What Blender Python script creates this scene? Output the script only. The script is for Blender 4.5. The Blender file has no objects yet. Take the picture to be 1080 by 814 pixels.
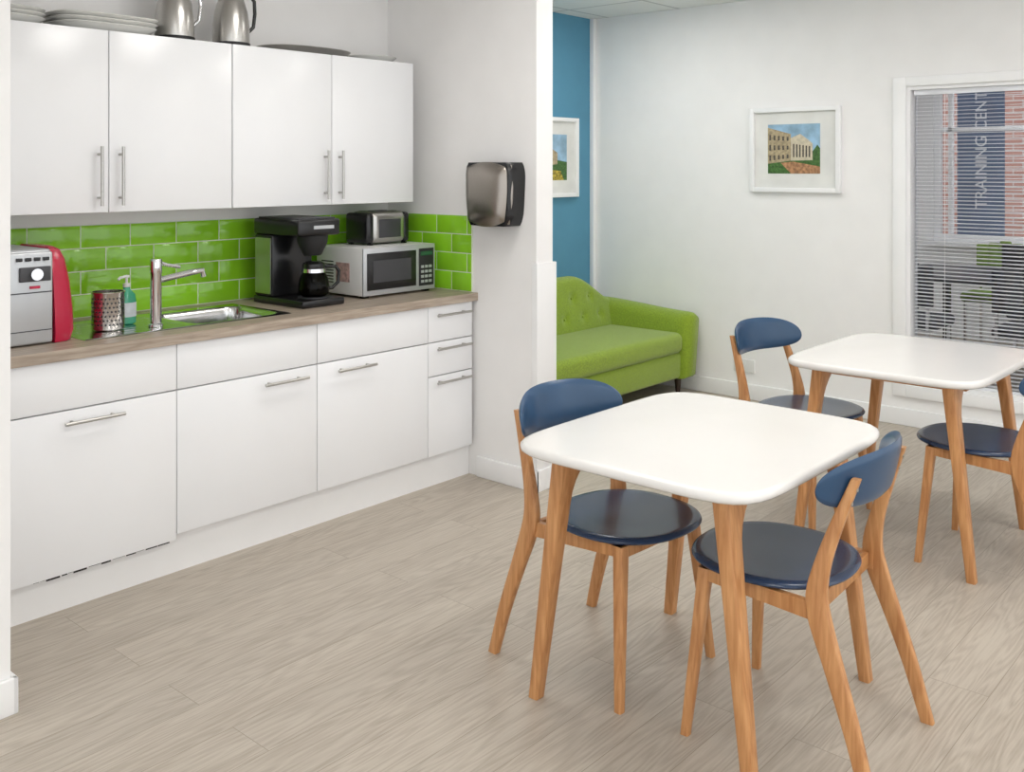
import bpy, bmesh, math, random
from mathutils import Vector, Matrix
random.seed(4)
S = bpy.context.scene
S.view_settings.view_transform = 'Standard'
S.view_settings.look = 'None'
S.view_settings.exposure = 0.0
COL = S.collection

def lin(c):
    out = []
    for v in c:
        v = v / 255.0
        out.append(v / 12.92 if v <= 0.04045 else ((v + 0.055) / 1.055) ** 2.4)
    return (out[0], out[1], out[2], 1.0)

# ------------------------------------------------------------------ materials
def mat(name, rgb, rough=0.5, metal=0.0, var=0.04, nscale=6.0, bump=0.0, bscale=80.0, coat=0.0, emit=None, estr=0.0, stretch=None, spec=None, sheen=0.0):
    m = bpy.data.materials.new(name); m.use_nodes = True
    nt = m.node_tree; b = nt.nodes['Principled BSDF']
    tc = nt.nodes.new('ShaderNodeTexCoord')
    mp = nt.nodes.new('ShaderNodeMapping')
    if stretch: mp.inputs['Scale'].default_value = stretch
    nt.links.new(tc.outputs['Object'], mp.inputs['Vector'])
    n = nt.nodes.new('ShaderNodeTexNoise'); n.inputs['Scale'].default_value = nscale; n.inputs['Detail'].default_value = 5
    nt.links.new(mp.outputs['Vector'], n.inputs['Vector'])
    r = nt.nodes.new('ShaderNodeValToRGB')
    c = lin(rgb)
    r.color_ramp.elements[0].position = 0.3; r.color_ramp.elements[1].position = 0.7
    r.color_ramp.elements[0].color = tuple(max(0, v * (1 - var * 2)) for v in c[:3]) + (1,)
    r.color_ramp.elements[1].color = tuple(min(1, v * (1 + var)) for v in c[:3]) + (1,)
    nt.links.new(n.outputs['Fac'], r.inputs['Fac'])
    nt.links.new(r.outputs['Color'], b.inputs['Base Color'])
    b.inputs['Roughness'].default_value = rough
    b.inputs['Metallic'].default_value = metal
    if coat: b.inputs['Coat Weight'].default_value = coat; b.inputs['Coat Roughness'].default_value = 0.08
    if spec is not None: b.inputs['Specular IOR Level'].default_value = spec
    if sheen: b.inputs['Sheen Weight'].default_value = sheen
    if emit:
        b.inputs['Emission Color'].default_value = lin(emit); b.inputs['Emission Strength'].default_value = estr
    if bump:
        n2 = nt.nodes.new('ShaderNodeTexNoise'); n2.inputs['Scale'].default_value = bscale; n2.inputs['Detail'].default_value = 3
        nt.links.new(mp.outputs['Vector'], n2.inputs['Vector'])
        bp = nt.nodes.new('ShaderNodeBump'); bp.inputs['Strength'].default_value = bump; bp.inputs['Distance'].default_value = 0.004
        nt.links.new(n2.outputs['Fac'], bp.inputs['Height'])
        nt.links.new(bp.outputs['Normal'], b.inputs['Normal'])
    return m

def wood_mat(name, c1, c2, rough, axis_scale, nscale=8.0):
    m = bpy.data.materials.new(name); m.use_nodes = True
    nt = m.node_tree; b = nt.nodes['Principled BSDF']
    tc = nt.nodes.new('ShaderNodeTexCoord'); mp = nt.nodes.new('ShaderNodeMapping')
    mp.inputs['Scale'].default_value = axis_scale
    nt.links.new(tc.outputs['Object'], mp.inputs['Vector'])
    n = nt.nodes.new('ShaderNodeTexNoise'); n.inputs['Scale'].default_value = nscale; n.inputs['Detail'].default_value = 7; n.inputs['Distortion'].default_value = 0.6
    nt.links.new(mp.outputs['Vector'], n.inputs['Vector'])
    r = nt.nodes.new('ShaderNodeValToRGB'); r.color_ramp.elements[0].position = 0.35; r.color_ramp.elements[1].position = 0.65
    r.color_ramp.elements[0].color = lin(c1); r.color_ramp.elements[1].color = lin(c2)
    nt.links.new(n.outputs['Fac'], r.inputs['Fac']); nt.links.new(r.outputs['Color'], b.inputs['Base Color'])
    b.inputs['Roughness'].default_value = rough
    return m

def floor_mat():
    m = bpy.data.materials.new('floor_oak_planks'); m.use_nodes = True
    nt = m.node_tree; L = nt.links.new; b = nt.nodes['Principled BSDF']
    N = nt.nodes.new
    tc = N('ShaderNodeTexCoord'); sep = N('ShaderNodeSeparateXYZ'); L(tc.outputs['Object'], sep.inputs[0])
    AL, AC = 'X', 'Y'      # plank length axis, across axis
    cmb = N('ShaderNodeCombineXYZ'); L(sep.outputs[AL], cmb.inputs['X']); L(sep.outputs[AC], cmb.inputs['Y'])
    br = N('ShaderNodeTexBrick'); L(cmb.outputs[0], br.inputs['Vector'])
    br.inputs['Scale'].default_value = 1.0; br.inputs['Brick Width'].default_value = 1.5; br.inputs['Row Height'].default_value = 0.165
    br.inputs['Mortar Size'].default_value = 0.0011; br.inputs['Mortar Smooth'].default_value = 0.3; br.offset = 0.37
    br.inputs['Color1'].default_value = (0, 0, 0, 1); br.inputs['Color2'].default_value = (1, 1, 1, 1); br.inputs['Mortar'].default_value = (0.5, 0.5, 0.5, 1)
    mul = N('ShaderNodeMath'); mul.operation = 'MULTIPLY'; mul.inputs[1].default_value = 23.0; L(br.outputs['Color'], mul.inputs[0])
    c2 = N('ShaderNodeCombineXYZ')
    mx = N('ShaderNodeMath'); mx.operation = 'MULTIPLY'; mx.inputs[1].default_value = 10.0; L(sep.outputs[AC], mx.inputs[0])
    my = N('ShaderNodeMath'); my.operation = 'MULTIPLY'; my.inputs[1].default_value = 0.8; L(sep.outputs[AL], my.inputs[0])
    L(mx.outputs[0], c2.inputs['X']); L(my.outputs[0], c2.inputs['Y']); L(mul.outputs[0], c2.inputs['Z'])
    # cathedral grain rings
    n1 = N('ShaderNodeTexNoise'); n1.inputs['Scale'].default_value = 1.0; n1.inputs['Detail'].default_value = 2; n1.inputs['Distortion'].default_value = 0.1; L(c2.outputs[0], n1.inputs['Vector'])
    m1 = N('ShaderNodeMath'); m1.operation = 'MULTIPLY'; m1.inputs[1].default_value = 110.0; L(n1.outputs['Fac'], m1.inputs[0])
    s1 = N('ShaderNodeMath'); s1.operation = 'SINE'; L(m1.outputs[0], s1.inputs[0])
    s2 = N('ShaderNodeMath'); s2.operation = 'MULTIPLY_ADD'; s2.inputs[1].default_value = 0.5; s2.inputs[2].default_value = 0.5; L(s1.outputs[0], s2.inputs[0])
    # fine pores
    c3 = N('ShaderNodeVectorMath'); c3.operation = 'MULTIPLY'; c3.inputs[1].default_value = (22, 14, 1); L(c2.outputs[0], c3.inputs[0])
    n2 = N('ShaderNodeTexNoise'); n2.inputs['Scale'].default_value = 1.0; n2.inputs['Detail'].default_value = 4; L(c3.outputs[0], n2.inputs['Vector'])
    # broad tone drift
    c4 = N('ShaderNodeVectorMath'); c4.operation = 'MULTIPLY'; c4.inputs[1].default_value = (0.8, 1.2, 1); L(c2.outputs[0], c4.inputs[0])
    n3 = N('ShaderNodeTexNoise'); n3.inputs['Scale'].default_value = 1.0; n3.inputs['Detail'].default_value = 3; L(c4.outputs[0], n3.inputs['Vector'])
    mixf = N('ShaderNodeMix'); mixf.inputs['Factor'].default_value = 0.76; L(s2.outputs[0], mixf.inputs['A']); L(n2.outputs['Fac'], mixf.inputs['B'])
    mixg = N('ShaderNodeMix'); mixg.inputs['Factor'].default_value = 0.38; L(mixf.outputs['Result'], mixg.inputs['A']); L(n3.outputs['Fac'], mixg.inputs['B'])
    rp = N('ShaderNodeValToRGB'); L(mixg.outputs['Result'], rp.inputs['Fac'])
    rp.color_ramp.elements[0].position = 0.28; rp.color_ramp.elements[0].color = lin((162, 151, 137))
    rp.color_ramp.elements[1].position = 0.64; rp.color_ramp.elements[1].color = lin((191, 182, 169))
    hs = N('ShaderNodeHueSaturation'); L(rp.outputs['Color'], hs.inputs['Color'])
    v = N('ShaderNodeMath'); v.operation = 'MULTIPLY_ADD'; v.inputs[1].default_value = 0.07; v.inputs[2].default_value = 0.965; L(br.outputs['Color'], v.inputs[0]); L(v.outputs[0], hs.inputs['Value'])
    mm = N('ShaderNodeMix'); mm.data_type = 'RGBA'; L(br.outputs['Fac'], mm.inputs['Factor']); L(hs.outputs['Color'], mm.inputs['A']); mm.inputs['B'].default_value = lin((146, 135, 121))
    L(mm.outputs['Result'], b.inputs['Base Color'])
    b.inputs['Roughness'].default_value = 0.48
    bp = N('ShaderNodeBump'); bp.inputs['Strength'].default_value = 0.05; bp.inputs['Distance'].default_value = 0.002; L(mixf.outputs['Result'], bp.inputs['Height']); L(bp.outputs['Normal'], b.inputs['Normal'])
    return m

def brick_mat(name, c1, c2, mortar, w, h, ms, yz=False, rough=0.8):
    m = bpy.data.materials.new(name); m.use_nodes = True
    nt = m.node_tree; L = nt.links.new; b = nt.nodes['Principled BSDF']
    tc = nt.nodes.new('ShaderNodeTexCoord'); sep = nt.nodes.new('ShaderNodeSeparateXYZ'); L(tc.outputs['Object'], sep.inputs[0])
    c = nt.nodes.new('ShaderNodeCombineXYZ')
    L(sep.outputs['Y' if yz else 'X'], c.inputs['X']); L(sep.outputs['Z' if yz else 'Y'], c.inputs['Y'])
    br = nt.nodes.new('ShaderNodeTexBrick'); L(c.outputs[0], br.inputs['Vector'])
    br.inputs['Scale'].default_value = 1; br.inputs['Brick Width'].default_value = w; br.inputs['Row Height'].default_value = h; br.inputs['Mortar Size'].default_value = ms
    br.inputs['Color1'].default_value = lin(c1); br.inputs['Color2'].default_value = lin(c2); br.inputs['Mortar'].default_value = lin(mortar)
    if not yz: br.offset = 0
    L(br.outputs['Color'], b.inputs['Base Color']); b.inputs['Roughness'].default_value = rough
    return m

def glass_mat(name, tint=(255, 255, 255), ior=1.25):
    m = bpy.data.materials.new(name); m.use_nodes = True
    nt = m.node_tree; nt.nodes.clear()
    o = nt.nodes.new('ShaderNodeOutputMaterial'); t = nt.nodes.new('ShaderNodeBsdfTransparent'); g = nt.nodes.new('ShaderNodeBsdfGlossy')
    t.inputs['Color'].default_value = lin(tint); g.inputs['Roughness'].default_value = 0.03
    mx = nt.nodes.new('ShaderNodeMixShader'); fr = nt.nodes.new('ShaderNodeFresnel'); fr.inputs['IOR'].default_value = ior
    nt.links.new(fr.outputs[0], mx.inputs[0]); nt.links.new(t.outputs[0], mx.inputs[1]); nt.links.new(g.outputs[0], mx.inputs[2]); nt.links.new(mx.outputs[0], o.inputs[0])
    return m

M_wall = mat('wall_paint_white', (240, 239, 238), 0.85, var=0.01, bump=0.05, bscale=200)
M_blue_wall = mat('wall_paint_blue', (88, 146, 174), 0.8, var=0.02)
M_trim = mat('trim_gloss_white', (242, 242, 242), 0.4, var=0.01)
M_cab = mat('cabinet_satin_white', (240, 241, 243), 0.22, var=0.005, spec=0.45)
M_carc = mat('cabinet_carcass_white', (228, 228, 228), 0.5, var=0.01)
M_steel = mat('brushed_steel', (190, 188, 184), 0.28, 1.0, var=0.06, nscale=20, stretch=(1, 20, 20))
M_disp = mat('dispenser_grey_steel', (160, 153, 146), 0.3, 1.0, var=0.05, nscale=20, stretch=(1, 20, 20))
M_chrome = mat('chrome', (225, 225, 228), 0.08, 1.0, var=0.01)
M_pot = mat('polished_steel', (215, 212, 208), 0.14, 1.0, var=0.02)
M_sink = mat('sink_steel', (205, 205, 205), 0.16, 1.0, var=0.03, nscale=30)
M_counter = wood_mat('counter_laminate', (150, 135, 121), (182, 168, 152), 0.42, (1.2, 14, 14), 5)
M_tile = mat('tile_lime_green', (146, 212, 44), 0.1, var=0.12, nscale=3.0, coat=0.3)
M_grout = mat('grout_pale', (222, 228, 210), 0.8)
M_wood = wood_mat('beech_wood', (176, 120, 72), (205, 151, 99), 0.38, (22, 22, 2.0), 3)
M_navy = mat('navy_seat_paint', (40, 59, 88), 0.26, var=0.05, coat=0.1)
M_navy2 = mat('blue_back_paint', (42, 76, 110), 0.3, var=0.05, coat=0.1)
M_top = mat('table_top_white', (231, 229, 226), 0.2, var=0.006, coat=0.1)
M_sofa = mat('green_wool_fabric', (140, 166, 42), 0.95, var=0.12, nscale=120, bump=0.5, bscale=500, sheen=0.3)
M_sofa2 = mat('green_chair_fabric', (120, 150, 60), 0.9)
M_black = mat('black_plastic', (24, 24, 26), 0.25, var=0.05)
M_blackm = mat('black_matt', (32, 32, 34), 0.6, var=0.05)
M_officegrey = mat('charcoal_fabric', (66, 68, 74), 0.8, var=0.05)
M_dgrey = mat('dark_grey_plastic', (62, 62, 66), 0.4, var=0.05)
M_white_pl = mat('white_plastic', (228, 228, 226), 0.35, var=0.01)
M_silver_pl = mat('silver_plastic', (196, 199, 202), 0.35, 0.5, var=0.03)
M_red = mat('raspberry_plastic', (186, 24, 62), 0.25, var=0.05, coat=0.2)
M_darkwood = mat('dark_wood_leg', (50, 34, 24), 0.4)
M_floor = floor_mat()
M_ceil = brick_mat('ceiling_tiles', (238, 238, 236), (234, 234, 232), (200, 200, 200), 0.6, 0.6, 0.012)
M_brick = brick_mat('red_brick', (190, 142, 126), (178, 128, 112), (205, 194, 186), 0.22, 0.075, 0.008, yz=True)
M_glass = glass_mat('window_glass', (238, 240, 244), 1.4)
M_cglass = glass_mat('carafe_glass', (110, 100, 95))
M_soap = mat('green_soap', (70, 175, 140), 0.12, var=0.03, coat=0.3)
M_label = mat('label_white', (225, 231, 236), 0.4, var=0.05, nscale=40)
M_panel = mat('added_panel_glow', (255, 255, 255), 0.5, emit=(255, 252, 248), estr=11.5)
M_china = mat('white_china', (232, 232, 228), 0.2, coat=0.2)
M_slat = mat('blind_slat', (230, 232, 236), 0.35, 0.05)
M_banner = mat('banner_blue', (98, 116, 144), 0.7)
M_ground = mat('pavement', (150, 148, 142), 0.9, var=0.15)
M_sticker = mat('sticker_pale', (205, 170, 165), 0.5, var=0.25, nscale=50)
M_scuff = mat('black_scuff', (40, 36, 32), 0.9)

# ------------------------------------------------------------------ helpers
def mkobj(name, bm, material, parent=None, smooth=True, ang=35):
    me = bpy.data.meshes.new(name)
    bmesh.ops.recalc_face_normals(bm, faces=bm.faces)
    bm.to_mesh(me); bm.free()
    if smooth:
        for p in me.polygons: p.use_smooth = True
        try: me.set_sharp_from_angle(angle=math.radians(ang))
        except Exception: pass
    me.materials.append(material)
    o = bpy.data.objects.new(name, me); COL.objects.link(o)
    if parent: o.parent = parent
    return o

def add_box(bm, x0, x1, y0, y1, z0, z1, r=0.0, seg=3):
    mtx = Matrix.Translation(((x0+x1)/2, (y0+y1)/2, (z0+z1)/2)) @ Matrix.Diagonal((x1-x0, y1-y0, z1-z0, 1))
    g = bmesh.ops.create_cube(bm, size=1.0, matrix=mtx)
    if r > 0:
        es = set()
        for v in g['verts']:
            for e in v.link_edges: es.add(e)
        bmesh.ops.bevel(bm, geom=list(es), offset=r, segments=seg, affect='EDGES', profile=0.5)

def box(name, x0, x1, y0, y1, z0, z1, m, parent=None, r=0.0, seg=3):
    bm = bmesh.new(); add_box(bm, x0, x1, y0, y1, z0, z1, r, seg)
    return mkobj(name, bm, m, parent)

def boxes(name, lst, m, parent=None, r=0.0):
    bm = bmesh.new()
    for b in lst: add_box(bm, *b, r=r)
    return mkobj(name, bm, m, parent)

def lathe(name, prof, m, parent=None, loc=(0, 0, 0), seg=40, a=1.0, b=1.0, n=2.0, cap0=True, cap1=True, ang=35):
    bm = bmesh.new(); rings = []
    for (r, z) in prof:
        ring = []
        for i in range(seg):
            t = 2*math.pi*i/seg; c, s = math.cos(t), math.sin(t)
            x = a*r*math.copysign(abs(c)**(2/n), c); y = b*r*math.copysign(abs(s)**(2/n), s)
            ring.append(bm.verts.new((loc[0]+x, loc[1]+y, loc[2]+z)))
        rings.append(ring)
    for k in range(len(rings)-1):
        for i in range(seg):
            j = (i+1) % seg
            bm.faces.new((rings[k][i], rings[k][j], rings[k+1][j], rings[k+1][i]))
    if cap0: bm.faces.new(rings[0][::-1])
    if cap1: bm.faces.new(rings[-1])
    return mkobj(name, bm, m, parent, ang=ang)

def slab(name, a, b, n, zs, m, parent, loc=(0, 0, 0), seg=96):
    bm = bmesh.new(); rings = []
    for (ins, z) in zs:
        ring = []
        aa, bb = a-ins, b-ins
        for i in range(seg):
            t = 2*math.pi*i/seg
            c, s = math.cos(t), math.sin(t)
            r = (abs(c/aa)**n+abs(s/bb)**n)**(-1/n)
            ring.append(bm.verts.new((loc[0]+r*c, loc[1]+r*s, loc[2]+z)))
        rings.append(ring)
    for k in range(len(rings)-1):
        for i in range(seg):
            j = (i+1) % seg
            bm.faces.new((rings[k][i], rings[k][j], rings[k+1][j], rings[k+1][i]))
    bm.faces.new(rings[0][::-1]); bm.faces.new(rings[-1])
    return mkobj(name, bm, m, parent, ang=50)

def loft_rects(name, secs, m, parent, bev=0.005):
    bm = bmesh.new(); rings = []
    for (x0, x1, y0, y1, z) in secs:
        xa, xb = min(x0, x1), max(x0, x1); ya, yb = min(y0, y1), max(y0, y1)
        k = min(bev, (xb-xa)*0.4, (yb-ya)*0.4)
        pts = [(xa+k, ya), (xb-k, ya), (xb-k*0.3, ya+k*0.3), (xb, ya+k), (xb, yb-k), (xb-k*0.3, yb-k*0.3), (xb-k, yb), (xa+k, yb), (xa+k*0.3, yb-k*0.3), (xa, yb-k), (xa, ya+k), (xa+k*0.3, ya+k*0.3)]
        rings.append([bm.verts.new((p[0], p[1], z)) for p in pts])
    nn = 12
    for k in range(len(rings)-1):
        for i in range(nn):
            j = (i+1) % nn
            bm.faces.new((rings[k][i], rings[k][j], rings[k+1][j], rings[k+1][i]))
    bm.faces.new(rings[0][::-1]); bm.faces.new(rings[-1])
    return mkobj(name, bm, m, parent, ang=50)

def tube(name, pts, r, m, parent, seg=12, radii=None):
    bm = bmesh.new(); P = [Vector(p) for p in pts]; rings = []
    up = None
    for i, p in enumerate(P):
        if i == 0: t = P[1]-P[0]
        elif i == len(P)-1: t = P[-1]-P[-2]
        else: t = (P[i+1]-P[i]).normalized()+(P[i]-P[i-1]).normalized()
        t.normalize()
        if up is None:
            up = Vector((0, 0, 1)) if abs(t.z) < 0.9 else Vector((1, 0, 0))
        side = t.cross(up).normalized(); up = side.cross(t).normalized()
        rr = radii[i] if radii else r
        rings.append([bm.verts.new(p+side*rr*math.cos(2*math.pi*k/seg)+up*rr*math.sin(2*math.pi*k/seg)) for k in range(seg)])
    for k in range(len(rings)-1):
        for i in range(seg):
            j = (i+1) % seg
            bm.faces.new((rings[k][i], rings[k][j], rings[k+1][j], rings[k+1][i]))
    bm.faces.new(rings[0][::-1]); bm.faces.new(rings[-1])
    return mkobj(name, bm, m, parent, ang=50)

def poly(name, pts, m, parent):
    bm = bmesh.new(); bm.faces.new([bm.verts.new(p) for p in pts])
    return mkobj(name, bm, m, parent, smooth=False)

def grp(name, loc=(0, 0, 0), rz=0.0):
    e = bpy.data.objects.new(name, None); COL.objects.link(e)
    e.empty_display_size = 0.1; e.location = loc; e.rotation_euler = (0, 0, rz)
    return e

def fin(e):
    mn = Vector((1e9,)*3); mx = Vector((-1e9,)*3)
    for c in e.children:
        if c.type == 'MESH':
            for v in c.data.vertices:
                w = c.matrix_basis @ v.co
                for k in range(3): mn[k] = min(mn[k], w[k]); mx[k] = max(mx[k], w[k])
    o = Vector(((mn.x+mx.x)/2, (mn.y+mx.y)/2, mn.z))
    e.location = o
    for c in e.children: c.location = c.location - o

# ------------------------------------------------------------------ room
CE = 2.6
XW = 5.86; YB = 4.34; XE = 3.52; YK = 3.96
box('floor', -2.5, 9.2, -3.0, 4.5, -0.1, 0.0, M_floor)
box('ceiling', -2.5, 9.2, -3.0, 4.5, CE, CE+0.1, M_ceil)
box('wall_left', -2.5, 1.135, 2.83, 4.46, 0, CE, M_wall)
box('wall_kitchen', 1.135, XE, YK, 4.46, 0, CE, M_wall)
box('wall_partition', XE, 3.64, 2.93, 4.46, 0, CE, M_wall)
box('wall_blue', 3.64, XW, YB, 4.46, 0, CE, M_blue_wall)
wy0, wy1, wz0, wz1 = 0.85, 2.06, 0.24, 1.98
boxes('wall_far', [(XW, XW+0.12, -3.0, wy0, 0, CE), (XW, XW+0.12, wy1, 4.46, 0, CE), (XW, XW+0.12, wy0, wy1, 0, wz0), (XW, XW+0.12, wy0, wy1, wz1, CE)], M_wall)
boxes('baseboard_far', [(XW-0.016, XW, -3.0, YB-0.016, 0, 0.1)], M_trim, r=0.004)
boxes('baseboard_blue', [(3.66, XW-0.02, YB-0.016, YB, 0, 0.1)], M_trim, r=0.004)
boxes('baseboard_partition', [(XE-0.016, XE, 2.914, 3.30, 0, 0.1), (XE-0.016, 3.656, 2.914, 2.93, 0, 0.1), (3.64, 3.656, 2.914, 4.3, 0, 0.1)], M_trim, r=0.004)
boxes('baseboard_left', [(-2.5, 1.151, 2.814, 2.83, 0, 0.1), (1.135, 1.151, 2.814, 3.2, 0, 0.1)], M_trim, r=0.004)
boxes('trim_1', [(XE-0.004, XE, 2.926, 2.955, 0.1, 1.06), (XE-0.004, 3.66, 2.922, 2.93, 0.1, 1.06), (3.64, 3.66, 2.926, 2.99, 0.1, 1.06)], M_trim, r=0.0015)
boxes('trim_2', [(XW-0.035, XW, YB-0.035, YB, 0.1, CE)], M_trim, r=0.003)

for (x, y) in [(0.6, 0.6), (0.6, -1.6), (2.4, 0.6), (2.4, 2.4), (4.2, 0.6), (4.2, 2.4), (2.4, -1.6), (4.2, -1.6), (4.8, 3.5), (7.0, 1.0), (7.0, 3.0), (8.6, 1.8)]:  # unseen panels, added to light both rooms; one brightens the sofa corner
    g = grp('added_light_panel')
    boxes('frame', [(x-0.3, x+0.3, y-0.3, y-0.285, CE-0.012, CE), (x-0.3, x+0.3, y+0.285, y+0.3, CE-0.012, CE), (x-0.3, x-0.285, y-0.285, y+0.285, CE-0.012, CE), (x+0.285, x+0.3, y-0.285, y+0.285, CE-0.012, CE)], M_trim, g)
    box('diffuser', x-0.285, x+0.285, y-0.285, y+0.285, CE-0.008, CE-0.001, M_panel, g)
    fin(g)

# ------------------------------------------------------------------ neighbouring room seen through the glazing
boxes('wall_meeting_far', [(9.2, 9.32, -3, 0.6, 0, CE), (9.2, 9.32, 3.0, 4.5, 0, CE), (9.2, 9.32, 0.6, 3.0, 0, 0.85), (9.2, 9.32, 0.6, 3.0, 2.3, CE)], M_wall)
box('wall_meeting_left', XW+0.12, 9.2, 4.0, 4.12, 0, CE, M_wall)
g = grp('window_2')
lst = [(9.22, 9.28, 0.6, 3.0, 0.85, 0.91), (9.22, 9.28, 0.6, 3.0, 2.24, 2.3)]
for y in (0.6, 1.15, 1.75, 2.94): lst.append((9.22, 9.28, y, y+0.06, 0.91, 2.24))
lst.append((9.225, 9.275, 0.66, 2.94, 1.83, 1.87))
lst.append((9.225, 9.275, 2.84, 2.88, 0.91, 2.24))
boxes('frame', lst, M_trim, g, r=0.004)
box('sill', 9.1, 9.2, 0.55, 3.05, 0.82, 0.85, M_trim, g)
fin(g)
g = grp('sign_banner')
box('cloth', 9.75, 9.77, 2.55, 2.96, 0.4, 2.7, M_banner, g)
cu = bpy.data.curves.new('lettering', 'FONT'); cu.body = 'TRAINING CENTRE'; cu.size = 0.145; cu.extrude = 0.001
tx = bpy.data.objects.new('lettering', cu); COL.objects.link(tx)
tx.matrix_world = Matrix(((0, 0, -1, 9.745), (0, 1, 0, 2.70), (1, 0, 0, 1.13), (0, 0, 0, 1)))
cu.materials.append(M_label)
tx.parent = g
boxes('pole', [(9.77, 9.80, 2.74, 2.77, -0.5, 2.75)], M_dgrey, g)
box('ground', 9.32, 16, -6, 10, -0.6, -0.5, M_ground)
g = grp('brick_building')
box('facade', 13.0, 13.4, -6, 10, -0.5, 7, M_brick, g)
boxes('windows', [(12.95, 13.0, y, y+1.0, z, z+1.5) for y in (-1.2, 1.0, 4.8) for z in (0.2, 3.2)], M_trim, g)
boxes('window_panes', [(12.93, 12.95, y+0.08, y+0.92, z+0.08, z+1.42) for y in (-1.2, 1.0, 4.8) for z in (0.2, 3.2)], M_dgrey, g)
g = grp('meeting_table')
box('top', 7.2, 8.3, 0.3, 2.7, 0.70, 0.74, M_dgrey, g, r=0.006)
boxes('legs', [(x, x+0.05, y, y+0.05, 0, 0.70) for x in (7.25, 8.2) for y in (0.4, 2.55)], M_black, g)
def office_chair(x, y, face, m):
    g = grp('meeting_chair', (x, y, 0), face)
    box('seat', -0.23, 0.23, -0.22, 0.22, 0.43, 0.50, m, g, r=0.025)
    # gently curved back
    bm = bmesh.new()
    for k in range(5):
        a0 = -0.22+0.088*k; o0 = 0.03*(abs(a0+0.044)/0.22)**2
        add_box(bm, a0, a0+0.089, -0.26+o0, -0.215+o0, 0.56+0.012*abs(k-2), 0.90-0.016*abs(k-2), r=0.014)
    mkobj('back', bm, m, g)
    boxes('frame', [(-0.20, -0.18, -0.24, -0.22, 0, 0.6), (0.18, 0.20, -0.24, -0.22, 0, 0.6), (-0.20, -0.18, 0.18, 0.2, 0, 0.43), (0.18, 0.20, 0.18, 0.2, 0, 0.43)], M_chrome, g)
for y in (0.7, 1.5, 2.3):
    office_chair(8.6, y, math.pi/2, M_sofa2)
    office_chair(6.9, y+0.1, -math.pi/2, M_officegrey)
for y in (0.9, 1.9):
    g = grp('laptop')
    box('base', 7.55, 7.8, y-0.16, y+0.16, 0.7405, 0.755, M_black, g)
    box('screen', 7.81, 7.82, y-0.16, y+0.16, 0.755, 0.95, M_black, g)
    fin(g)

g = grp('window_1')
boxes('architrave', [(XW-0.02, XW, wy1, wy1+0.075, wz0-0.07, wz1+0.055), (XW-0.02, XW, wy0-0.075, wy0, wz0-0.07, wz1+0.055), (XW-0.02, XW, wy0, wy1, wz1, wz1+0.055), (XW-0.02, XW, wy0, wy1, wz0-0.07, wz0)], M_trim, g, r=0.003)
boxes('jamb', [(XW, XW+0.12, wy1-0.02, wy1, wz0, wz1), (XW, XW+0.12, wy0, wy0+0.02, wz0, wz1), (XW, XW+0.12, wy0+0.02, wy1-0.02, wz1-0.02, wz1), (XW, XW+0.12, wy0+0.02, wy1-0.02, wz0, wz0+0.02)], M_trim, g)
box('glass', XW+0.085, XW+0.091, wy0+0.02, wy1-0.02, wz0+0.02, wz1-0.02, M_glass, g)
fin(g)
g = grp('venetian_blind')
bm = bmesh.new()
z = wz0+0.045; ta = math.radians(6)
while z < wz1-0.06:
    c = 0.0125
    x0, x1 = XW+0.045-c*math.cos(ta), XW+0.045+c*math.cos(ta)
    za, zb = z-c*math.sin(ta), z+c*math.sin(ta)
    y0, y1 = wy0+0.03, wy1-0.03
    vs = [bm.verts.new(p) for p in [(x0, y0, za), (x1, y0, zb), (x1, y1, zb), (x0, y1, za), (x0, y0, za+0.0015), (x1, y0, zb+0.0015), (x1, y1, zb+0.0015), (x0, y1, za+0.0015)]]
    for f in [(0, 1, 2, 3), (4, 5, 6, 7), (0, 1, 5, 4), (1, 2, 6, 5), (2, 3, 7, 6), (3, 0, 4, 7)]: bm.faces.new([vs[i] for i in f])
    z += 0.0215
mkobj('slats', bm, M_slat, g, smooth=False)
boxes('rails', [(XW+0.03, XW+0.06, wy0+0.03, wy1-0.03, wz1-0.05, wz1-0.021), (XW+0.03, XW+0.06, wy0+0.03, wy1-0.03, wz0+0.021, wz0+0.036)], M_slat, g)
boxes('cords', [(XW+0.044, XW+0.046, y, y+0.002, wz0+0.03, wz1-0.05) for y in (wy0+0.2, 1.4, wy1-0.2)], M_trim, g)
fin(g)

# ------------------------------------------------------------------ kitchen
YF = 3.32
def handle_h(name, xc, z, w, g):
    y = YF-0.032
    tube(name, [(xc-w/2-0.02, y, z), (xc+w/2+0.02, y, z)], 0.0062, M_steel, g)
    for s, nm in ((-1, 'a'), (1, 'b')):
        tube(name+'_post_'+nm, [(xc+s*w*0.42, y, z), (xc+s*w*0.42, YF, z)], 0.005, M_steel, g, seg=8)
def handle_v(name, x, z0, z1, g, yf):
    y = yf-0.032
    tube(name, [(x, y, z0), (x, y, z1)], 0.0062, M_steel, g)
    for z in (z0+0.03, z1-0.03):
        tube(name+'_post', [(x, y, z), (x, yf, z)], 0.005, M_steel, g, seg=8)
G = 0.002
def base_unit(x0, x1, fronts, handles, ctop=0.855):
    g = grp('base_cabinet')
    box('carcass', x0+0.001, x1-0.001, YF+0.02, YK-0.02, 0.152, ctop, M_carc, g)
    for i, (a, b) in enumerate(fronts):
        box('front_%d' % (i+1), x0+G, x1-G, YF, YF+0.018, a, b, M_cab, g, r=0.0015, seg=2)
    for i, (xc, z, w) in enumerate(handles):
        handle_h('handle_%d' % (i+1), xc, z, w, g)
    fin(g)
base_unit(1.28, 1.92, [(0.135, 0.683), (0.688, 0.853)], [(1.60, 0.645, 0.17)])
base_unit(1.92, 2.56, [(0.155, 0.683), (0.688, 0.853)], [(2.39, 0.645, 0.17)], 0.70)
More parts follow.
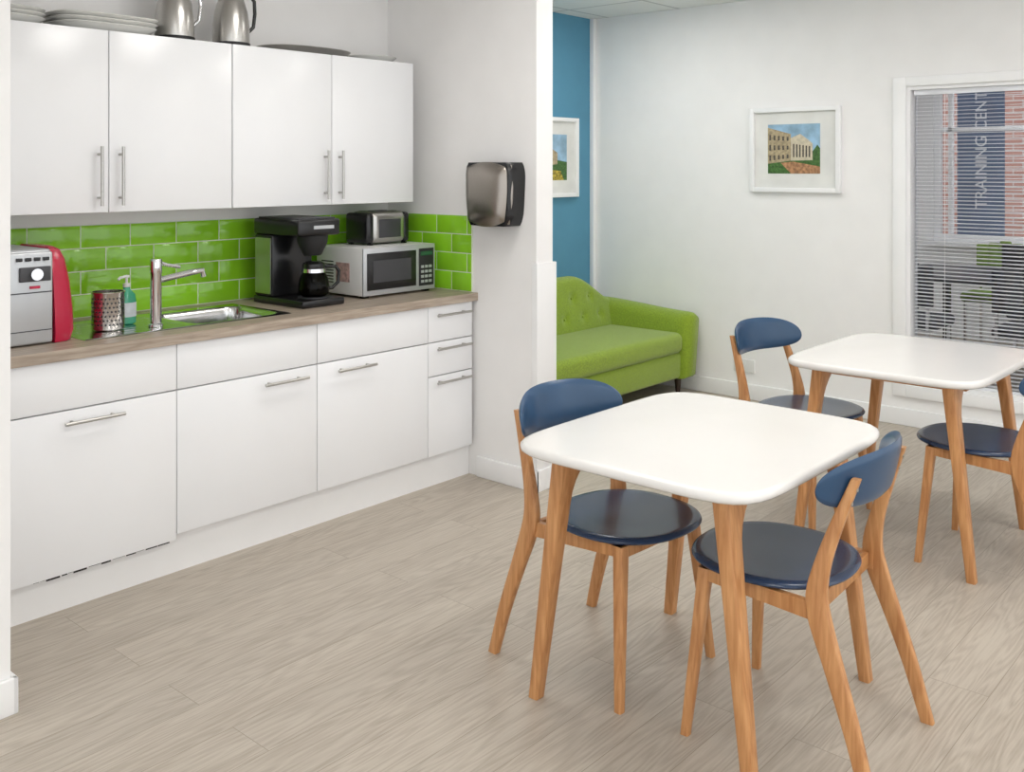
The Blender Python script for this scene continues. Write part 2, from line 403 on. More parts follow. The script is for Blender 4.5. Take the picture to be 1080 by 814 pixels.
base_unit(2.56, 3.20, [(0.155, 0.683), (0.688, 0.853)], [(2.755, 0.645, 0.17)])
base_unit(3.20, 3.50, [(0.155, 0.523), (0.528, 0.683), (0.688, 0.853)], [(3.35, 0.497, 0.19), (3.35, 0.655, 0.19), (3.35, 0.812, 0.19)])
box('trim_plinth', 1.155, XE-0.002, 3.36, 3.378, 0, 0.150, M_trim)
box('trim_3', 1.155, 1.279, YF+0.002, YF+0.02, 0.152, 0.853, M_cab)
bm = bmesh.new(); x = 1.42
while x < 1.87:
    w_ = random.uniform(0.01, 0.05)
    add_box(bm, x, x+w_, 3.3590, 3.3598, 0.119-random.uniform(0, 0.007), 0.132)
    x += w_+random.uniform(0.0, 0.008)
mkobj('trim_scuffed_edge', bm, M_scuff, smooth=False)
sx0, sx1, sy0, sy1 = 1.62, 2.50, 3.41, 3.85
boxes('countertop', [(1.137, sx0+0.01, 3.30, YK-0.001, 0.857, 0.895), (sx1-0.01, XE-0.001, 3.30, YK-0.001, 0.857, 0.895), (sx0+0.01, sx1-0.01, 3.30, sy0+0.01, 0.857, 0.895), (sx0+0.01, sx1-0.01, sy1-0.01, YK-0.001, 0.857, 0.895)], M_counter)
def rr_sdf(x, y, cx, cy, hx, hy, r):
    qx = abs(x-cx)-hx+r; qy = abs(y-cy)-hy+r
    return math.hypot(max(qx, 0), max(qy, 0))+min(max(qx, qy), 0)-r
def ss(t): t = max(0, min(1, t)); return t*t*(3-2*t)
bm = bmesh.new(); nx, ny = 220, 110; V = []
for i in range(nx+1):
    row = []
    for j in range(ny+1):
        x = sx0+(sx1-sx0)*i/nx; y = sy0+(sy1-sy0)*j/ny
        z = 0.899
        de = min(x-sx0, sx1-x, y-sy0, sy1-y)
        z -= 0.0035*(1-ss(de/0.008))
        d = rr_sdf(x, y, 2.265, 3.60, 0.195, 0.17, 0.06)
        z -= 0.16*ss(-d/0.016)
        z -= 0.006*ss(-d/0.003+1)
        d2 = rr_sdf(x, y, 1.84, 3.60, 0.19, 0.18, 0.03)
        if d2 < 0:
            z -= 0.003*ss(-d2/0.01)+0.0025*ss(-d2/0.03)*(0.5+0.5*math.cos((y-3.6)*2*math.pi/0.045))
        row.append(bm.verts.new((x, y, z)))
    V.append(row)
for i in range(nx):
    for j in range(ny): bm.faces.new((V[i][j], V[i+1][j], V[i+1][j+1], V[i][j+1]))
g = grp('sink')
mkobj('basin_and_drainer', bm, M_sink, g, ang=80)
lathe('drain', [(0.035, 0), (0.035, 0.003), (0.02, 0.001)], M_chrome, g, (2.265, 3.60, 0.733))
fin(g)
g = grp('mixer_tap'); tx0, ty0 = 1.945, 3.515
lathe('column', [(0.027, 0), (0.027, 0.008), (0.021, 0.012), (0.021, 0.20), (0.023, 0.205), (0.023, 0.25), (0.02, 0.258)], M_chrome, g, (tx0, ty0, 0.8975))
tube('spout', [(tx0+0.01, ty0, 1.072), (tx0+0.08, ty0+0.012, 1.080), (tx0+0.16, ty0+0.025, 1.088), (tx0+0.215, ty0+0.03, 1.092), (tx0+0.222, ty0+0.031, 1.068)], 0.0125, M_chrome, g)
tube('lever', [(tx0, ty0, 1.145), (tx0+0.05, ty0+0.01, 1.128), (tx0+0.11, ty0+0.02, 1.115)], 0.007, M_chrome, g)
fin(g)
g = grp('soap_bottle')
lathe('bottle', [(0.028, 0), (0.036, 0.006), (0.037, 0.09), (0.033, 0.115), (0.014, 0.135), (0.013, 0.145)], M_soap, g, (1.90, 3.655, 0.896), a=1.0, b=0.7)
lathe('label', [(0.0375, 0.03), (0.0378, 0.03), (0.0378, 0.085), (0.0375, 0.085)], M_label, g, (1.90, 3.655, 0.896), b=0.71, cap0=False, cap1=False)
lathe('pump', [(0.014, 0.145), (0.014, 0.158), (0.005, 0.16), (0.005, 0.18), (0.011, 0.182), (0.011, 0.19)], M_white_pl, g, (1.90, 3.655, 0.896))
tube('nozzle', [(1.90, 3.655, 1.083), (1.865, 3.64, 1.08), (1.857, 3.637, 1.073)], 0.005, M_white_pl, g)
fin(g)
# perforated stainless cutlery holder: solid cup + rows of dark holes
g = grp('cutlery_holder')
lathe('cup', [(0.055, 0), (0.0585, 0.004), (0.0585, 0.134), (0.061, 0.138), (0.061, 0.142), (0.055, 0.142), (0.052, 0.01)], M_pot, g, (1.79, 3.585, 0.898), ang=40)
bm = bmesh.new()
for r_ in range(7):
    for c_ in range(26):
        a = 2*math.pi*(c_+0.5*(r_ % 2))/26
        mt = Matrix.Translation((1.79+0.0586*math.cos(a), 3.585+0.0586*math.sin(a), 0.898+0.022+0.016*r_)) @ Matrix.Rotation(a, 4, 'Z') @ Matrix.Rotation(math.pi/2, 4, 'Y')
        bmesh.ops.create_circle(bm, cap_ends=True, segments=8, radius=0.0038, matrix=mt)
for v in bm.verts:
    d = Vector((v.co.x-1.79, v.co.y-3.585)); k = 0.0592/d.length
    v.co.x = 1.79+d.x*k; v.co.y = 3.585+d.y*k
mkobj('perforations', bm, M_dgrey, g, smooth=False)
fin(g)
bm = bmesh.new(); th, tw = 0.0935, 0.212
def tile_run(a0, a1, fn, off0):
    for r in range(4):
        z0 = 0.896+r*th; x = a0-tw*((r % 2)*0.5+off0)
        while x < a1:
            p, q = max(x, a0), min(x+tw, a1)
            if q-p > 0.012: fn(p+0.0019, q-0.0019, z0+0.0019, z0+th-0.0019)
            x += tw
tile_run(1.137, XE-0.012, lambda p, q, za, zb: add_box(bm, p, q, YK-0.010, YK-0.001, za, zb, r=0.0014, seg=2), 0.1)
tile_run(3.335, YK-0.012, lambda p, q, za, zb: add_box(bm, XE-0.010, XE-0.001, p, q, za, zb, r=0.0014, seg=2), 0.35)
g = grp('tile_splashback')
mkobj('tiles', bm, M_tile, g)
boxes('grout', [(1.137, XE-0.001, YK-0.009, YK-0.0005, 0.8955, 0.896+4*th), (XE-0.009, XE-0.0005, 3.335, YK-0.006, 0.8955, 0.896+4*th)], M_grout, g)
fin(g)
YU = 3.63; UZ0, UZ1 = 1.335, 2.027
for (x0, xm, x1) in [(1.283, 1.816, 2.355), (2.356, 2.883, 3.397)]:
    g = grp('wall_cabinet')
    box('carcass', x0, x1-0.001, YU+0.02, YK-0.001, UZ0+0.004, UZ1-0.002, M_carc, g)
    box('door_left', x0+G, xm-G, YU, YU+0.018, UZ0, UZ1, M_cab, g, r=0.0015, seg=2)
    box('door_right', xm+G, x1-G, YU, YU+0.018, UZ0, UZ1, M_cab, g, r=0.0015, seg=2)
    handle_v('handle_left', xm-0.042, 1.36, 1.585, g, YU)
    handle_v('handle_right', xm+0.042, 1.36, 1.585, g, YU)
    fin(g)
g = grp('capsule_coffee_machine')
box('body', 1.24, 1.53, 3.47, 3.78, 0.8955, 1.222, M_silver_pl, g, r=0.012)
box('front_panel', 1.25, 1.525, 3.448, 3.475, 0.90, 1.215, M_silver_pl, g, r=0.008)
bm = bmesh.new(); rings = []
for (z, w, yf) in [(0.897, 0.095, 3.45), (0.93, 0.107, 3.445), (1.0, 0.106, 3.45), (1.1, 0.096, 3.46), (1.18, 0.080, 3.475), (1.215, 0.062, 3.49), (1.226, 0.04, 3.51)]:
    ring = []
    for k in range(13):
        t = math.pi*k/12
        ring.append(bm.verts.new((1.532+w*math.sin(t)**0.6 if 0 < k < 12 else 1.532, 3.62-(3.62-yf)*math.cos(t), z)))
    rings.append(ring)
for a in range(len(rings)-1):
    for i in range(13):
        j = (i+1) % 13; bm.faces.new((rings[a][i], rings[a][j], rings[a+1][j], rings[a+1][i]))
bm.faces.new(rings[0]); bm.faces.new(rings[-1])
mkobj('side_shell', bm, M_red, g)
box('display_bar', 1.41, 1.515, 3.440, 3.449, 1.115, 1.165, M_dgrey, g, r=0.003)
tube('knob', [(1.462, 3.441, 1.14), (1.462, 3.425, 1.14)], 0.02, M_chrome, g, seg=24)
boxes('buttons', [(1.40+k*0.03, 1.42+k*0.03, 3.442, 3.449, 1.185, 1.197) for k in range(4)], M_black, g, r=0.001)
boxes('badge', [(1.445, 1.48, 3.445, 3.449, 1.09, 1.10)], M_red, g)
boxes('seam', [(1.26, 1.52, 3.4465, 3.449, 1.075, 1.079), (1.26, 1.52, 3.4465, 3.449, 0.945, 0.948)], M_dgrey, g)
fin(g)
g = grp('filter_coffee_maker')
box('base', 2.60, 2.83, 3.47, 3.84, 0.8955, 0.928, M_black, g, r=0.008)
lathe('hotplate', [(0.07, 0), (0.07, 0.004)], M_dgrey, g, (2.73, 3.565, 0.928))
box('tower', 2.605, 2.825, 3.70, 3.835, 0.928, 1.205, M_black, g, r=0.008)
box('tower_side', 2.601, 2.606, 3.71, 3.825, 0.94, 1.19, M_steel, g)
box('head', 2.60, 2.83, 3.50, 3.84, 1.205, 1.278, M_black, g, r=0.012)
box('lid', 2.615, 2.815, 3.52, 3.82, 1.278, 1.284, M_dgrey, g, r=0.002)
lathe('filter_basket', [(0.038, 1.115), (0.042, 1.12), (0.066, 1.17), (0.07, 1.204)], M_blackm, g, (2.73, 3.575, 0))
lathe('carafe', [(0.05, 0.933), (0.066, 0.945), (0.07, 0.97), (0.064, 1.01), (0.048, 1.045), (0.046, 1.06)], M_cglass, g, (2.73, 3.565, 0), cap1=False)
lathe('coffee', [(0.048, 0.935), (0.064, 0.946), (0.066, 0.96)], mat('coffee', (35, 18, 10), 0.1), g, (2.73, 3.565, 0))
lathe('carafe_lid', [(0.05, 1.055), (0.052, 1.062), (0.05, 1.078), (0.03, 1.088)], M_black, g, (2.73, 3.565, 0))
lathe('carafe_band', [(0.05, 1.04), (0.0535, 1.04), (0.0515, 1.056), (0.049, 1.056)], M_chrome, g, (2.73, 3.565, 0))
tube('carafe_handle', [(2.775, 3.55, 1.062), (2.825, 3.53, 1.06), (2.84, 3.525, 1.04), (2.835, 3.525, 0.99), (2.81, 3.535, 0.965), (2.79, 3.542, 0.965)], 0.008, M_black, g)
boxes('brand_strip', [(2.68, 2.79, 3.497, 3.50, 1.235, 1.25)], M_silver_pl, g)
fin(g)
g = grp('microwave'); mx0, mx1, my0, my1, mz0, mz1 = 2.98, 3.44, 3.52, 3.87, 0.907, 1.13
boxes('feet', [(x, x+0.03, y, y+0.03, 0.8955, 0.907) for x in (3.0, 3.39) for y in (3.54, 3.82)], M_black, g)
box('case', mx0, mx1, my0+0.012, my1, mz0, mz1, M_white_pl, g, r=0.004)
box('fascia', mx0, mx1, my0, my0+0.012, mz0, mz1, M_silver_pl, g, r=0.003)
box('door_glass', mx0+0.02, mx0+0.33, my0-0.004, my0, mz0+0.025, mz1-0.025, M_black, g, r=0.0015)
box('door_mesh', mx0+0.055, mx0+0.295, my0-0.0052, my0-0.004, mz0+0.06, mz1-0.06, M_dgrey, g)
box('control_panel', mx0+0.35, mx1-0.012, my0-0.003, my0, mz0+0.02, mz1-0.02, M_blackm, g, r=0.001)
boxes('buttons', [(mx0+0.362+a*0.026, mx0+0.380+a*0.026, my0-0.006, my0-0.003, mz0+0.035+b*0.024, mz0+0.048+b*0.024) for a in range(3) for b in range(4)], M_silver_pl, g)
boxes('display', [(mx0+0.36, mx1-0.022, my0-0.005, my0-0.003, mz1-0.055, mz1-0.035)], mat('green_display', (40, 90, 60), 0.2), g)
boxes('sticker', [(mx0-0.0012, mx0, my0+0.10, my0+0.20, mz0+0.06, mz0+0.15)], M_sticker, g)
boxes('vents', [(mx0-0.001, mx0+0.001, my0+0.22, my0+0.31, mz0+0.05+k*0.014, mz0+0.056+k*0.014) for k in range(8)], M_dgrey, g)
fin(g)
g = grp('toaster')
boxes('feet', [(x, x+0.02, y, y+0.02, 1.1305, 1.138) for x in (3.12, 3.34) for y in (3.64, 3.78)], M_black, g)
box('housing', 3.13, 3.35, 3.63, 3.81, 1.138, 1.292, M_steel, g, r=0.03, seg=5)
box('end_cap_left', 3.10, 3.15, 3.635, 3.805, 1.138, 1.286, M_black, g, r=0.018)
box('end_cap_right', 3.33, 3.38, 3.635, 3.805, 1.138, 1.286, M_black, g, r=0.018)
boxes('slots', [(3.16, 3.32, y, y+0.03, 1.290, 1.2935) for y in (3.67, 3.74)], M_black, g)
box('lever', 3.38, 3.395, 3.70, 3.74, 1.22, 1.235, M_steel, g, r=0.003)
box('front_plate', 3.17, 3.31, 3.626, 3.631, 1.165, 1.255, M_dgrey, g, r=0.002)
fin(g)
g = grp('paper_towel_dispenser')
bm = bmesh.new(); rings = []
for i in range(17):
    t = i/16; z = 1.232+0.298*t
    e = 1-abs(2*t-1)**5*0.16
    hw = (0.133+0.017*t)*e
    ring = [bm.verts.new(p) for p in [(3.519, 3.137-hw*0.97, z), (3.519, 3.137+hw*0.97, z), (3.43, 3.137+hw, z), (3.405, 3.137+hw*0.94, z), (3.405, 3.137-hw*0.94, z), (3.43, 3.137-hw, z)]]
    rings.append(ring)
for k in range(16):
    for i in range(6):
        j = (i+1) % 6; bm.faces.new((rings[k][i], rings[k][j], rings[k+1][j], rings[k+1][i]))
bm.faces.new(rings[0]); bm.faces.new(rings[-1])
mkobj('housing', bm, M_black, g, ang=50)
bm = bmesh.new(); nU, nV = 20, 20; V = []
for i in range(nU+1):
    row = []
    for j in range(nV+1):
        u = -1+2*i/nU; v = -1+2*j/nV
        uu = u*math.sqrt(1-0.18*v*v); vv = v*math.sqrt(1-0.18*u*u)
        y = 3.142+0.156*uu*(0.945+0.055*vv); z = 1.38+0.152*vv
        dep = 0.035*(1-max(abs(u), abs(v))**5) + 0.02*(1-u*u)
        row.append(bm.verts.new((3.425-dep, y, z)))
    V.append(row)
for i in range(nU):
    for j in range(nV): bm.faces.new((V[i][j], V[i+1][j], V[i+1][j+1], V[i][j+1]))
rm = bmesh.ops.extrude_face_region(bm, geom=bm.faces[:])
for v in [e for e in rm['geom'] if isinstance(e, bmesh.types.BMVert)]: v.co.x = 3.43
mkobj('cover', bm, M_disp, g)
fin(g)

zt = UZ1+0.0005
def platter(nm, x, y, z, a, b, n=2.6, h=0.022, m=M_china, tilt=None, yaw=0):
    g = grp(nm, (x, y, z), yaw)
    slab('dish', a, b, n, [(a*0.35 if a < b else b*0.35, 0), (0.03, 0.006), (0.0, h), (0.003, h+0.003), (0.03, 0.011), (0.05, 0.008)], m, g)
    if tilt: g.rotation_euler = (tilt[0], tilt[1], yaw)
    return g
for k in range(3):
    platter('serving_platter', 1.46, 3.79, zt+0.016*k, 0.17, 0.135, h=0.028)
for k in range(3):
    platter('serving_platter', 1.86, 3.79, zt+0.018*k, 0.20+0.004*k, 0.145, 4, h=0.03)
platter('serving_tray', 2.84, 3.78, zt, 0.24, 0.145, 2.4, h=0.028, m=M_steel)
platter('dinner_plate', 3.24, 3.79, zt, 0.14, 0.14, 2.0, h=0.026)
def jug(x, y, s, flip):
    g = grp('vacuum_jug', (x, y, zt))
    lathe('body', [(0.07, 0), (0.078, 0.006), (0.08, 0.02), (0.078, 0.10), (0.070, 0.16), (0.058, 0.20), (0.054, 0.215), (0.058, 0.235)], M_steel, g)
    lathe('lid', [(0.056, 0.235), (0.057, 0.245), (0.045, 0.262), (0.015, 0.27)], M_black, g)
    lathe('base_ring', [(0.0805, 0.0), (0.082, 0.002), (0.082, 0.02), (0.0802, 0.022)], M_blackm, g, cap0=False, cap1=False)
    tube('handle', [(s*0.05, -0.01, 0.235), (s*0.085, -0.015, 0.24), (s*0.105, -0.02, 0.215), (s*0.108, -0.02, 0.16), (s*0.10, -0.02, 0.10), (s*0.076, -0.015, 0.075)], 0.008, M_black if flip else M_chrome, g)
    tube('spout', [(-s*0.04, 0, 0.205), (-s*0.075, 0, 0.245)], 0.012, M_steel, g, radii=[0.02, 0.012])
jug(2.17, 3.77, 1, False)
jug(2.44, 3.77, 1, True)

# ------------------------------------------------------------------ dining tables
def table(cx, cy):
    g = grp('dining_table', (cx, cy, 0))
    slab('top', 0.452, 0.385, 7, [(0.03, 0.705), (0.008, 0.708), (0.001, 0.715), (0, 0.722), (0.002, 0.731), (0.008, 0.7355), (0.016, 0.736)], M_top, g)
    k = 0
    for sx in (-1, 1):
        for sy in (-1, 1):
            k += 1; secs = []
            for i in range(25):
                z = 0.7049*i/24
                t = z/0.7049
                xo = 0.372-0.012*t
                w = 0.036+0.028*t + 0.10*max(0, (t-0.80)/0.20)**2.4
                yc = 0.335-0.085*t; wy = 0.032+0.012*t
                secs.append((sx*xo, sx*(xo-w), sy*(yc-wy/2), sy*(yc+wy/2), z))
            loft_rects('leg_%d' % k, secs, M_wood, g)
    for sy in (-1, 1):
        box('side_rail', -0.20, 0.20, sy*0.25-0.021, sy*0.25+0.021, 0.655, 0.7049, M_wood, g, r=0.004)
    for sx in (-1, 1):
        box('cross_rail', sx*0.25-0.018, sx*0.25+0.018, -0.23, 0.23, 0.665, 0.7045, M_wood, g, r=0.004)
table(2.51, 1.46)
table(4.145, 1.435)

# ------------------------------------------------------------------ chairs (front = +Y local)
def interp(keys, z):
    for i in range(len(keys)-1):
        if z <= keys[i+1][0] or i == len(keys)-2:
            a, b = keys[i], keys[i+1]; t = (z-a[0])/(b[0]-a[0])
            p = keys[i-1] if i > 0 else a; q = keys[i+2] if i+2 < len(keys) else b
            out = []
            for k in range(1, len(a)):
                m0 = (b[k]-p[k])/(b[0]-p[0])*(b[0]-a[0]); m1 = (q[k]-a[k])/(q[0]-a[0])*(b[0]-a[0])
                t2, t3 = t*t, t*t*t
                out.append((2*t3-3*t2+1)*a[k]+(t3-2*t2+t)*m0+(-2*t3+3*t2)*b[k]+(t3-t2)*m1)
            return out
def chair(cx, cy, rz):
    g = grp('dining_chair', (cx, cy, 0), rz)
    slab('seat', 0.222, 0.218, 2.25, [(0.03, 0.438), (0.012, 0.440), (0.002, 0.445), (0, 0.449), (0.003, 0.455), (0.012, 0.459), (0.03, 0.4585), (0.08, 0.455), (0.14, 0.453)], M_navy, g)
    bm = bmesh.new(); nu, nv = 40, 12; H = 0.071; W = 0.264; R = 0.35; ZC = 0.726
    grids = []
    for side in (0, 1):
        rows = []
        for i in range(nu+1):
            u = -1+2*i/nu; row = []
            uu = math.sin(u*math.pi/2)
            hh = H*(max(0.0, 1-abs(uu)**3.2))**(1/2.2)
            for j in range(nv+1):
                v = -1+2*j/nv
                x = uu*W; ang = x/R
                edge = min(1, max(abs(v), 0))
                th = 0.010*math.sqrt(max(0, 1-edge**4))*min(1, math.sqrt(max(0, 1-abs(uu)**8))*1.0)
                rad = R + (th if side == 0 else -th)
                z = ZC+v*hh + 0.010*(1-uu*uu)
                lean = -(z-ZC)*0.22
                row.append(bm.verts.new((rad*math.sin(ang), -0.300+R-rad*math.cos(ang)+lean, z)))
            rows.append(row)
        grids.append(rows)
    for rows in grids:
        for i in range(nu):
            for j in range(nv): bm.faces.new((rows[i][j], rows[i+1][j], rows[i+1][j+1], rows[i][j+1]))
    bmesh.ops.remove_doubles(bm, verts=bm.verts, dist=0.0004)
    mkobj('backrest', bm, M_navy2, g, ang=60)
    k = 0
    for sx in (-1, 1):
        k += 1
        keys = [(0.0, 0.232, -0.335, 0.034), (0.15, 0.225, -0.292, 0.041), (0.30, 0.216, -0.240, 0.050), (0.40, 0.210, -0.205, 0.058), (0.46, 0.206, -0.196, 0.052), (0.54, 0.200, -0.210, 0.040), (0.64, 0.190, -0.242, 0.032), (0.75, 0.178, -0.283, 0.022)]
        secs = []
        for i in range(34):
            z = 0.75*i/33; x, yc, wy = interp(keys, z)
            secs.append((sx*(x-0.012), sx*(x+0.012), yc-wy/2, yc+wy/2, z))
        loft_rects('rear_leg_%d' % k, secs, M_wood, g)
        secs = []
        for i in range(12):
            t = i/11; z = 0.4375*t
            x = 0.222-0.05*t; yc = 0.155-0.035*t; w = 0.024+0.011*t
            secs.append((sx*(x-w/2), sx*(x+w/2), yc-w/2, yc+w/2, z))
        loft_rects('front_leg_%d' % k, secs, M_wood, g)
        bm = bmesh.new()
        P = [(sx*0.205, -0.20), (sx*0.178, 0.13)]
        vs = []
        for (px, py), h in ((P[0], 0.045), (P[1], 0.03)):
            for dx in (-0.009, 0.009):
                for dz in (0, 1):
                    vs.append(bm.verts.new((px+dx, py, 0.4375-h*(1-dz))))
        for f in [(0, 1, 3, 2), (4, 5, 7, 6), (0, 1, 5, 4), (2, 3, 7, 6), (0, 2, 6, 4), (1, 3, 7, 5)]: bm.faces.new([vs[q] for q in f])
        mkobj('side_rail_%d' % k, bm, M_wood, g, smooth=False)
        for zz in (0.69, 0.725):
            x, yc, wy = interp(keys, zz)
            tube('screw', [(sx*x, yc-wy/2-0.002, zz), (sx*x, yc-wy/2+0.002, zz)], 0.005, M_steel, g, seg=10)
    box('rear_rail', -0.195, 0.195, -0.19, -0.17, 0.395, 0.4375, M_wood, g, r=0.003)
    box('front_rail', -0.165, 0.165, 0.11, 0.13, 0.40, 0.4375, M_wood, g, r=0.003)
    return g
chair(2.478, 1.71, math.pi-math.radians(4))
chair(2.505, 1.235, math.radians(3))
chair(4.12, 1.865, math.pi-math.radians(9))
chair(4.08, 1.16, 0.0)

# ------------------------------------------------------------------ sofa
g = grp('sofa'); X0, X1 = 4.06, 5.82
bm = bmesh.new()
nxs = 90; Xa, Xb = X0+0.04, X1-0.04
def ztop(x):
    t = (x-Xa)/(Xb-Xa); e = min(t, 1-t)*(Xb-Xa)
    return 0.58+0.19*ss(e/0.48)
nfront = 22
tufts = [(x, z) for r_, z in enumerate((0.50, 0.63)) for x in [X0+0.28+0.2*k+(0.1 if r_ else 0) for k in range(7)] if x < X1-0.2]
rows = []
for i in range(nxs+1):
    x = Xa+(Xb-Xa)*i/nxs; zt_ = ztop(x); row = []
    for j in range(nfront+1):
        t = j/nfront; z = 0.30+(zt_-0.04-0.30)*t; y = 3.99+0.07*t
        for (tx_, tz_) in tufts:
            if tz_ < zt_-0.08:
                d = math.hypot(x-tx_, z-tz_); y += 0.018*math.exp(-(d/0.028)**2)
        row.append((x, y, z))
    for j in range(1, 9):
        a = math.pi*j/9
        row.append((x, 4.13-0.07*math.cos(a), zt_-0.04+0.04*math.sin(a)))
    row += [(x, 4.22, zt_-0.08), (x, 4.24, 0.25), (x, 4.0, 0.25)]
    rows.append([bm.verts.new(p) for p in row])
for i in range(nxs):
    n_ = len(rows[0])
    for j in range(n_):
        k = (j+1) % n_; bm.faces.new((rows[i][j], rows[i+1][j], rows[i+1][k], rows[i][k]))
bm.faces.new(rows[0]); bm.faces.new(rows[-1][::-1])
mkobj('backrest', bm, M_sofa, g, ang=70)
bm = bmesh.new()
for (tx_, tz_) in tufts:
    if tz_ < ztop(tx_)-0.08:
        y = 3.99+0.07*((tz_-0.30)/(ztop(tx_)-0.34))+0.015
        bmesh.ops.create_uvsphere(bm, u_segments=10, v_segments=6, radius=0.010, matrix=Matrix.Translation((tx_, y, tz_)))
mkobj('buttons', bm, M_sofa, g)
box('seat_base', X0+0.08, X1-0.08, 3.46, 4.2, 0.11, 0.29, M_sofa, g, r=0.03, seg=4)
box('seat_cushion', X0+0.15, X1-0.17, 3.43, 4.03, 0.285, 0.42, M_sofa, g, r=0.045, seg=5)
def arm(side):
    bm = bmesh.new(); rings = []
    n_ = 24
    for i in range(n_+1):
        t = i/n_; y = 3.40+(4.22-3.40)*t
        top = 0.545+0.045*ss(t)
        e = min(t*0.82, 0.07)/0.07
        sh = 0.55+0.45*math.sqrt(max(0, 1-(1-e)**2))
        w = 0.082*sh
        ring = []
        pts = []
        tt = top-0.05*(1-sh)
        for a in range(9):
            an = math.pi*a/8
            pts.append((w*math.cos(an), tt-0.07*sh+0.07*sh*math.sin(an)))
        zb_ = 0.11+0.06*(1-sh)
        pts = [(w*0.75, zb_)]+pts+[(-w*0.75, zb_)]
        for (px, pz) in pts:
            lean = 0.03*(pz-0.3)/0.3
            xx = (X1-0.10+lean+px) if side > 0 else (X0+0.10-lean-px)
            ring.append(bm.verts.new((xx, y, pz)))
        rings.append(ring)
    for k in range(n_):
        m_ = len(rings[0])
        for i in range(m_):
            j = (i+1) % m_; bm.faces.new((rings[k][i], rings[k][j], rings[k+1][j], rings[k+1][i]))
    bm.faces.new(rings[0]); bm.faces.new(rings[-1][::-1])
    mkobj('arm_right' if side > 0 else 'arm_left', bm, M_sofa, g, ang=70)
arm(1); arm(-1)
for x in (X0+0.16, X1-0.14):
    for y in (3.50, 4.12):
        lathe('leg', [(0.014, 0.0), (0.026, 0.13)], M_darkwood, g, (x, y, 0), seg=16)
fin(g)

# ------------------------------------------------------------------ pictures, socket
M_sky = mat('print_sky', (150, 185, 210), 0.5, var=0.15, nscale=14); M_stone = mat('print_stone', (176, 160, 128), 0.5, var=0.2, nscale=60)
M_stone2 = mat('print_stone_light', (206, 196, 172), 0.5, var=0.1, nscale=60)
M_grass = mat('print_grass', (72, 112, 52), 0.5, var=0.3, nscale=80); M_path = mat('print_path', (180, 134, 96), 0.5, var=0.3, nscale=50); M_shade = mat('print_shade', (84, 78, 70), 0.5, var=0.3, nscale=90)
g = grp('framed_picture')
ya, yb, za, zb = 2.449, 3.052, 1.352, 1.888
X = XW
boxes('frame', [(X-0.035, X-0.001, ya, ya+0.028, za, zb), (X-0.035, X-0.001, yb-0.028, yb, za, zb), (X-0.035, X-0.001, ya+0.028, yb-0.028, za, za+0.028), (X-0.035, X-0.001, ya+0.028, yb-0.028, zb-0.028, zb)], M_trim, g, r=0.002)
box('mount', X-0.014, X-0.002, ya+0.028, yb-0.028, za+0.028, zb-0.028, mat('mount_board', (224, 224, 220), 0.8), g)
pa, pb, pc, pd = 2.582, 2.932, 1.470, 1.782
def pp(u, v, k=0): return (X-0.0145-0.0006*k, pb-(pb-pa)*u, pc+(pd-pc)*v)
poly('print_sky', [pp(0, 0), pp(1, 0), pp(1, 1), pp(0, 1)], M_sky, g)
poly('print_lawn', [pp(0, 0, 1), pp(1, 0, 1), pp(1, 0.28, 1), pp(0, 0.25, 1)], M_grass, g)
poly('print_path', [pp(0.45, 0.0, 2), pp(0.8, 0.0, 2), pp(1, 0.0, 2), pp(1, 0.14, 2), pp(0.5, 0.24, 2), pp(0.25, 0.22, 2)], M_path, g)
poly('print_trees', [pp(0.84, 0.25, 2), pp(1, 0.25, 2), pp(1, 0.5, 2), pp(0.95, 0.58, 2), pp(0.9, 0.5, 2), pp(0.84, 0.42, 2)], M_grass, g)
poly('print_mansion_side', [pp(0.0, 0.20, 3), pp(0.45, 0.26, 3), pp(0.45, 0.80, 3), pp(0.0, 0.94, 3)], M_stone, g)
poly('print_mansion_front', [pp(0.45, 0.26, 3), pp(0.86, 0.27, 3), pp(0.86, 0.60, 3), pp(0.80, 0.66, 3), pp(0.63, 0.80, 3), pp(0.45, 0.72, 3)], M_stone2, g)
bm = bmesh.new()
for r in range(3):
    for c in range(5):
        u = 0.03+c*0.085; h = 0.11-0.008*c; v = 0.26+r*(0.21-c*0.008)+c*0.012
        bm.faces.new([bm.verts.new(pp(*q, 4)) for q in ((u, v), (u+0.035, v), (u+0.035, v+h), (u, v+h))])
for c in range(6):
    u = 0.49+c*0.06
    bm.faces.new([bm.verts.new(pp(*q, 4)) for q in ((u, 0.33), (u+0.028, 0.33), (u+0.028, 0.60-0.01*c), (u, 0.60-0.01*c))])
mkobj('print_windows', bm, M_shade, g, smooth=False)
fin(g)
g = grp('framed_picture')
xa, xb, za, zb = 5.055, 5.655, 1.30, 1.862; Y = YB
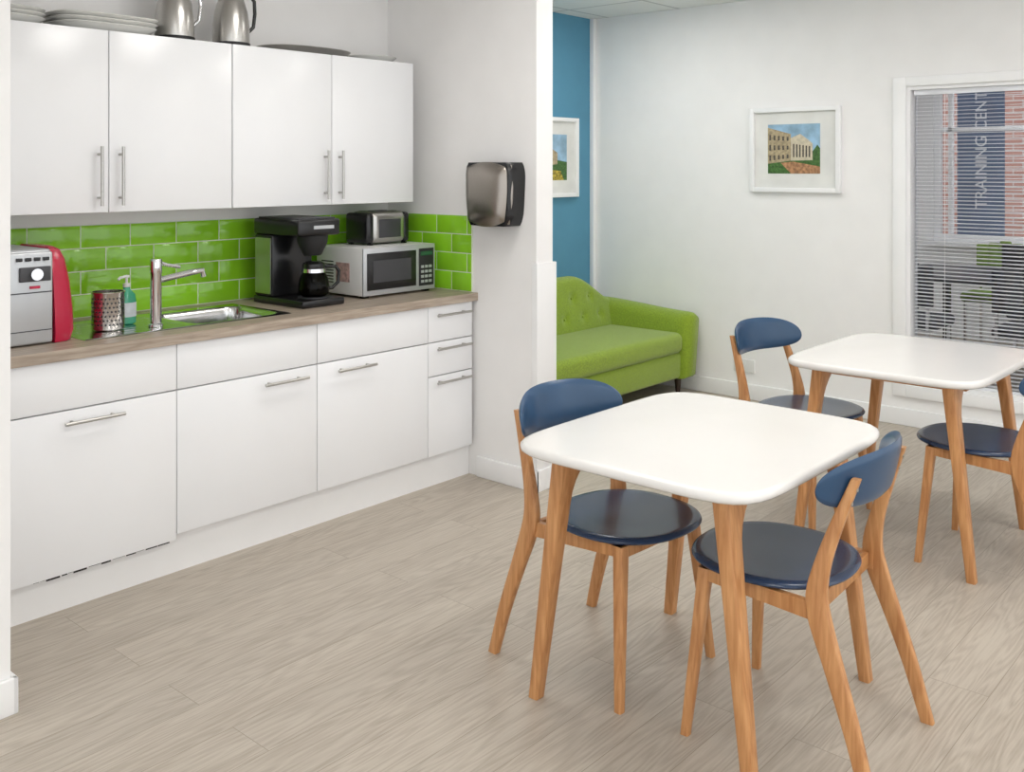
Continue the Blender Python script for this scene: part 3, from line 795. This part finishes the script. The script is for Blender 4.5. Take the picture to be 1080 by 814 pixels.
boxes('frame', [(xa, xa+0.028, Y-0.035, Y-0.001, za, zb), (xb-0.028, xb, Y-0.035, Y-0.001, za, zb), (xa+0.028, xb-0.028, Y-0.035, Y-0.001, za, za+0.028), (xa+0.028, xb-0.028, Y-0.035, Y-0.001, zb-0.028, zb)], M_trim, g, r=0.002)
box('mount', xa+0.028, xb-0.028, Y-0.014, Y-0.002, za+0.028, zb-0.028, mat('mount_board_b', (224, 224, 220), 0.8), g)
def q(u, v, k=0): return (xa+0.12+(xb-xa-0.24)*u, Y-0.0145-0.0006*k, za+0.12+(zb-za-0.24)*v)
poly('print_sky', [q(0, 0), q(1, 0), q(1, 1), q(0, 1)], M_sky, g)
poly('print_lawn', [q(0, 0, 1), q(1, 0, 1), q(1, 0.4, 1), q(0.6, 0.45, 1), q(0, 0.3, 1)], M_grass, g)
poly('print_house', [q(0.1, 0.3, 2), q(0.7, 0.35, 2), q(0.7, 0.6, 2), q(0.4, 0.75, 2), q(0.1, 0.65, 2)], M_stone, g)
poly('print_flowers', [q(0.0, 0.0, 2), q(0.9, 0.0, 2), q(0.8, 0.2, 2), q(0.3, 0.25, 2)], mat('print_flowers', (190, 170, 60), 0.5, var=0.4, nscale=60), g)
fin(g)
g = grp('wall_socket')
box('plate', XW-0.010, XW, 3.03, 3.18, 0.17, 0.256, M_white_pl, g, r=0.003)
boxes('switches', [(XW-0.013, XW-0.010, 3.09, 3.10, 0.225, 0.24), (XW-0.013, XW-0.010, 3.11, 3.12, 0.225, 0.24)], M_white_pl, g)
fin(g)

# ------------------------------------------------------------------ world, light, camera
w = bpy.data.worlds.new('world'); S.world = w; w.use_nodes = True
bg = w.node_tree.nodes['Background']; bg.inputs['Color'].default_value = (0.95, 0.975, 1.0, 1); bg.inputs['Strength'].default_value = 1.7
cam = bpy.data.cameras.new('camera'); co = bpy.data.objects.new('camera', cam); COL.objects.link(co)
co.location = (0, 0, 1.5); co.rotation_euler = (math.pi/2, 0, -math.atan2(0.7525, 0.6585))
cam.sensor_width = 36; cam.lens = 36*1040/1080; cam.shift_y = -229/1080; cam.clip_start = 0.05
S.camera = co
